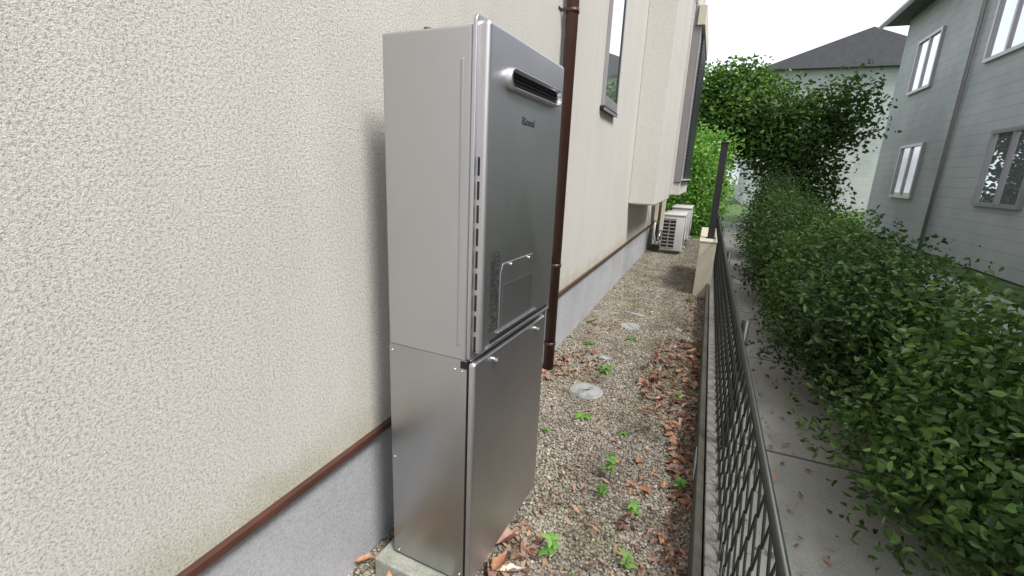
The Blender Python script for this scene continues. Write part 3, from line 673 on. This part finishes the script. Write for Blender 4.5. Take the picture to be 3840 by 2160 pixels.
weed(0.405, 1.18, 0.025, 7, 0.055, "low spreading green weed below the round drain cap", 3, (.2, .9), .5, 1)
weed(0.635, 1.13, 0.02, 5, 0.03, "tiny green sprig in the middle of the gravel", 4, (.2, .7), .6, 1)
weed(0.640, 0.75, 0.11, 6, 0.036, "tallest green weed in the middle of the path", 5, (.3, .9), 1, 3)
weed(0.632, 0.63, 0.06, 5, 0.030, "yellowish weed just below the tallest weed", 6, (.05, .35), 1, 3)
weed(0.755, 0.60, 0.05, 6, 0.036, "pale green weed right of the yellowish weed below the orange leaves", 7, (.3, .9))
weed(0.905, 0.80, 0.06, 7, 0.034, "bushy green weed against the edging board near the orange leaves", 8, (.2, .7))
weed(0.852, 1.60, 0.06, 7, 0.040, "green weed among the brown leaves in the pile", 9, (.3, .9))
weed(0.405, 1.80, 0.05, 8, 0.050, "green weed just beyond the round drain cap", 10, (.4, 1))
weed(0.285, 0.98, 0.02, 4, 0.03, "tiny weed at the heater's far front corner", 11, (.2, .6))
weed(0.62, 0.93, 0.012, 4, 0.025, "faint tiny sprout above the tallest weed", 12, (.1, .5), .5, 1)
weed(0.63, 0.215, 0.012, 4, 0.028, "tiny flat weed at the bottom edge of the path", 13, (.2, .7), .5, 1)
weed(0.70, 0.20, 0.02, 4, 0.03, "small sprout right of the flat weed at the bottom edge", 14, (.3, .8), .5, 1)
weed(0.20, 2.25, 0.02, 9, 0.06, "mossy low weed near the foundation beyond the downpipe", 15, (.1, .5), .4, 1)
weed(0.46, 2.5, 0.02, 9, 0.05, "olive low weed in the middle distance of the path", 16, (.05, .35), .4, 1)
weed(0.23, -0.10, 0.075, 3, 0.05, "green blade weed beside the concrete footing slab", 17, (.1, .5), 1.3, 1)
weed(0.80, 3.95, 0.04, 7, 0.05, "dark green weed at the foot of the cream wall stub", 18, (0, .3), .8, 2)

# ------------------------------------------------------------------ trees and shrubs
def crown(name, blobs, n, size, mat, parent, seed, yel=0.0):
    g = np.random.default_rng(seed); P = []; Tt = []
    tot = sum(b[1][0]*b[1][1]*b[1][2] for b in blobs)
    for c, rr in blobs:
        m = max(60, int(n*rr[0]*rr[1]*rr[2]/tot)); nc = max(4, m//45)
        d = g.normal(size=(nc, 3)); d /= np.linalg.norm(d, axis=1)[:, None]; rad = g.uniform(.45, 1.0, nc)[:, None]
        cc = d*rad*np.array(rr)+np.array(c); ct = g.uniform(0, 1, nc)
        ix = g.integers(0, nc, m); sp = np.array(rr)*.20+size*.8
        P.append(cc[ix]+np.clip(g.normal(size=(m, 3)), -1.7, 1.7)*sp); Tt.append(np.clip(ct[ix]*.55+g.uniform(0, .45, m), 0, 1))
    P = np.concatenate(P); Tt = np.concatenate(Tt); k = P[:, 2] > 0.02; P = P[k]; Tt = Tt[k]; n = len(P)
    u = g.normal(size=(n, 3)); u[:, 2] *= .6; u /= np.linalg.norm(u, axis=1)[:, None]
    v = np.cross(u, g.normal(size=(n, 3))); v /= np.linalg.norm(v, axis=1)[:, None]
    L = (size*g.uniform(.6, 1.3, n))[:, None]; Wd = L*.55
    nn = np.cross(u, v)*L*.16; dr = np.array([0, 0, -1.0])*L*.12
    V = np.stack([P-u*L*.5, P+u*L*.5+dr, P-u*L*.18-v*Wd*.48+nn, P+u*L*.20-v*Wd*.40+nn, P-u*L*.18+v*Wd*.48+nn, P+u*L*.20+v*Wd*.40+nn], 1).reshape(-1, 3)
    k0 = (np.arange(n)*6)[:, None]
    F = np.concatenate([k0+np.array([0, 2, 3, 1]), k0+np.array([0, 1, 5, 4])])
    return np_mesh(name, V, F, mat, parent, tint=np.repeat(Tt, 6))
def tree(name, label, cat, loc, blobs, n, size, mat, seed, trunk_h, tr=0.05, group=None):
    t = tag(empty(name, loc), label, cat, group); g = random.Random(seed); m = MB()
    m.tube([(0, 0, -.05), (g.uniform(-.05, .05), g.uniform(-.05, .05), trunk_h*.5), (g.uniform(-.1, .1), g.uniform(-.1, .1), trunk_h)], [tr, tr*.8, tr*.55], 10)
    for c, rr in blobs:
        s = Vector((0, 0, trunk_h*g.uniform(.5, .9))); e = Vector(c); m.tube([s, (s+e)/2+Vector((0, 0, -.05)), e], [tr*.5, tr*.35, tr*.12], 7)
    m.build("trunk" if trunk_h > .5 else "stems", MT['trunk_dark'], t)
    crown("crown" if trunk_h > .5 else "foliage", blobs, n, size, mat, t, seed); return t
GT = "trees and shrubs beyond the gravel path"
tree("shrub", "bright green leafy shrub filling the end of the path behind the air conditioners", "shrub", (0.35, 10.6, 0),
     [((0, 0, 0.75), (.75, .6, .75)), ((-.2, .1, 1.6), (.65, .55, .6)), ((.35, 0, 1.45), (.5, .45, .6)), ((.1, -.3, .45), (.7, .4, .45))], 9000, 0.085, MT['leaf_bright'], 21, 0.4, 0.03, GT)
tree("shrub", "tall light green shrub just left of the dark post", "shrub", (0.75, 11.4, 0),
     [((0, 0, 0.9), (.5, .6, .9)), ((.1, 0, 1.9), (.42, .5, .5)), ((-.35, 0, 2.1), (.35, .4, .35))], 6000, 0.08, MT['leaf_bright'], 22, 0.45, 0.03, GT)
tree("tree", "dense dark green tree rising above the shrubs at the end of the path", "tree", (0.9, 13.2, 0),
     [((0, 0, 2.9), (1.0, .9, .9)), ((-.7, .1, 2.5), (.7, .7, .8)), ((.7, 0, 2.6), (.8, .8, .9)), ((-.3, .1, 3.5), (.8, .7, .6)), ((.3, 0, 3.7), (.7, .6, .45)), ((.9, .2, 3.3), (.6, .6, .5))], 19000, 0.11, MT['leaf_tree'], 23, 2.0, 0.10, GT)
tree("tree", "mid green tree to the right behind the dark post", "tree", (2.6, 12.4, 0),
     [((0, 0, 2.2), (1.0, .9, 1.0)), ((.7, 0, 2.9), (.8, .7, .7)), ((-.6, 0, 3.0), (.7, .7, .6)), ((.2, 0, 1.2), (.9, .8, .8))], 12000, 0.11, MT['leaf_mid'], 24, 1.7, 0.09, GT)
tree("tree", "large dark tree far beyond the house corner", "tree", (-1.4, 15.5, 0),
     [((0, 0, 3.0), (1.5, 1.2, 1.2)), ((.9, 0, 2.2), (1.2, 1.0, 1.1)), ((-.9, 0, 2.4), (1.1, 1, 1.1))], 10000, 0.13, MT['leaf_dark'], 25, 1.9, 0.12, GT)
for i, (x, y, h, m, lb) in enumerate([(1.85, 0.95, 0.80, 'leaf_mid', "rounded green bush nearest the camera behind the chain-link fence"),  # bushes added to cast shade along the right of the gravel
                                      (1.78, 2.05, 0.90, 'leaf_dark', "dark green bush second along behind the chain-link fence"),
                                      (1.76, 3.1, 0.95, 'leaf_mid', "mid green bush third along behind the chain-link fence"),
                                      (1.74, 4.3, 1.0, 'leaf_dark', "dark bush fourth along behind the chain-link fence"),
                                      (1.80, 5.7, 1.15, 'leaf_mid', "broad green bush fifth along behind the chain-link fence"),
                                      (1.80, 7.3, 1.3, 'leaf_dark', "dark bush farthest along behind the chain-link fence")]):
    tree("bush", lb, "bush", (x, y, 0.03), [((0, 0, h*.5), (.38, .55, h*.48)), ((.1, .3, h*.7), (.3, .35, h*.3)), ((-.08, -.35, h*.62), (.3, .32, h*.38)), ((-.05, .1, h*.3), (.38, .5, h*.28))], 13000, 0.034, MT[m], 30+i, 0.35, 0.02, "bushes behind the chain-link fence")

# ------------------------------------------------------------------ neighbour's house and garden wall
nh = tag(empty("neighbour_house", (8.6, 9.0, 0)), "pale blue sided neighbouring house with slate roof across the fence", "house")
MB().box((-3.6, -13, 0.0), (3.6, 6, 5.4)).build("wall", MT['teal'], nh)
MB().prism([(-4.1, 5.4), (4.1, 5.4), (0, 7.4)], -13.5, 6.5, 1).build("roof", MT['roof'], nh)
for y, z in ((-10, 1.0), (-7, 1.0), (-4, 1.0), (-1, 1.0), (3, 1.0), (-9, 3.4), (-5, 3.4), (0, 3.4), (3.5, 3.4)):
    f = MB().box((-3.66, y, z), (-3.601, y+1.3, z+.06)).box((-3.66, y, z+1.14), (-3.601, y+1.3, z+1.2)).box((-3.66, y, z+.06), (-3.601, y+.06, z+1.14)).box((-3.66, y+1.24, z+.06), (-3.601, y+1.3, z+1.14)).box((-3.65, y+.62, z+.06), (-3.601, y+.68, z+1.14)).build("window", MT['frame'], nh)
    MB().box((-3.62, y+.06, z+.06), (-3.602, y+.62, z+1.14)).box((-3.62, y+.68, z+.06), (-3.602, y+1.24, z+1.14)).build("pane", MT['glass'], f)
MB().tube([(-4.12, -13.4, 5.36), (-4.12, 6.4, 5.36)], 0.06, 10).build('gutter', MT['frame'], nh)
for y in (-11.5, 1.8): MB().tube([(-3.66, y, 0), (-3.66, y, 5.0), (-4.1, y, 5.33)], 0.035, 10).build('downpipe', MT['frame'], nh)
far = tag(empty("far_house", (6.5, 30, 0)), "pale distant house standing behind the trees at the right", "house")
MB().box((-4, -4, 0.0), (4, 4, 6.4)).build("wall", MT['teal'], far)
MB().prism([(-4.4, 6.4), (4.4, 6.4), (0, 8.0)], -4.4, 4.4, 1).build("roof", MT['roof'], far)
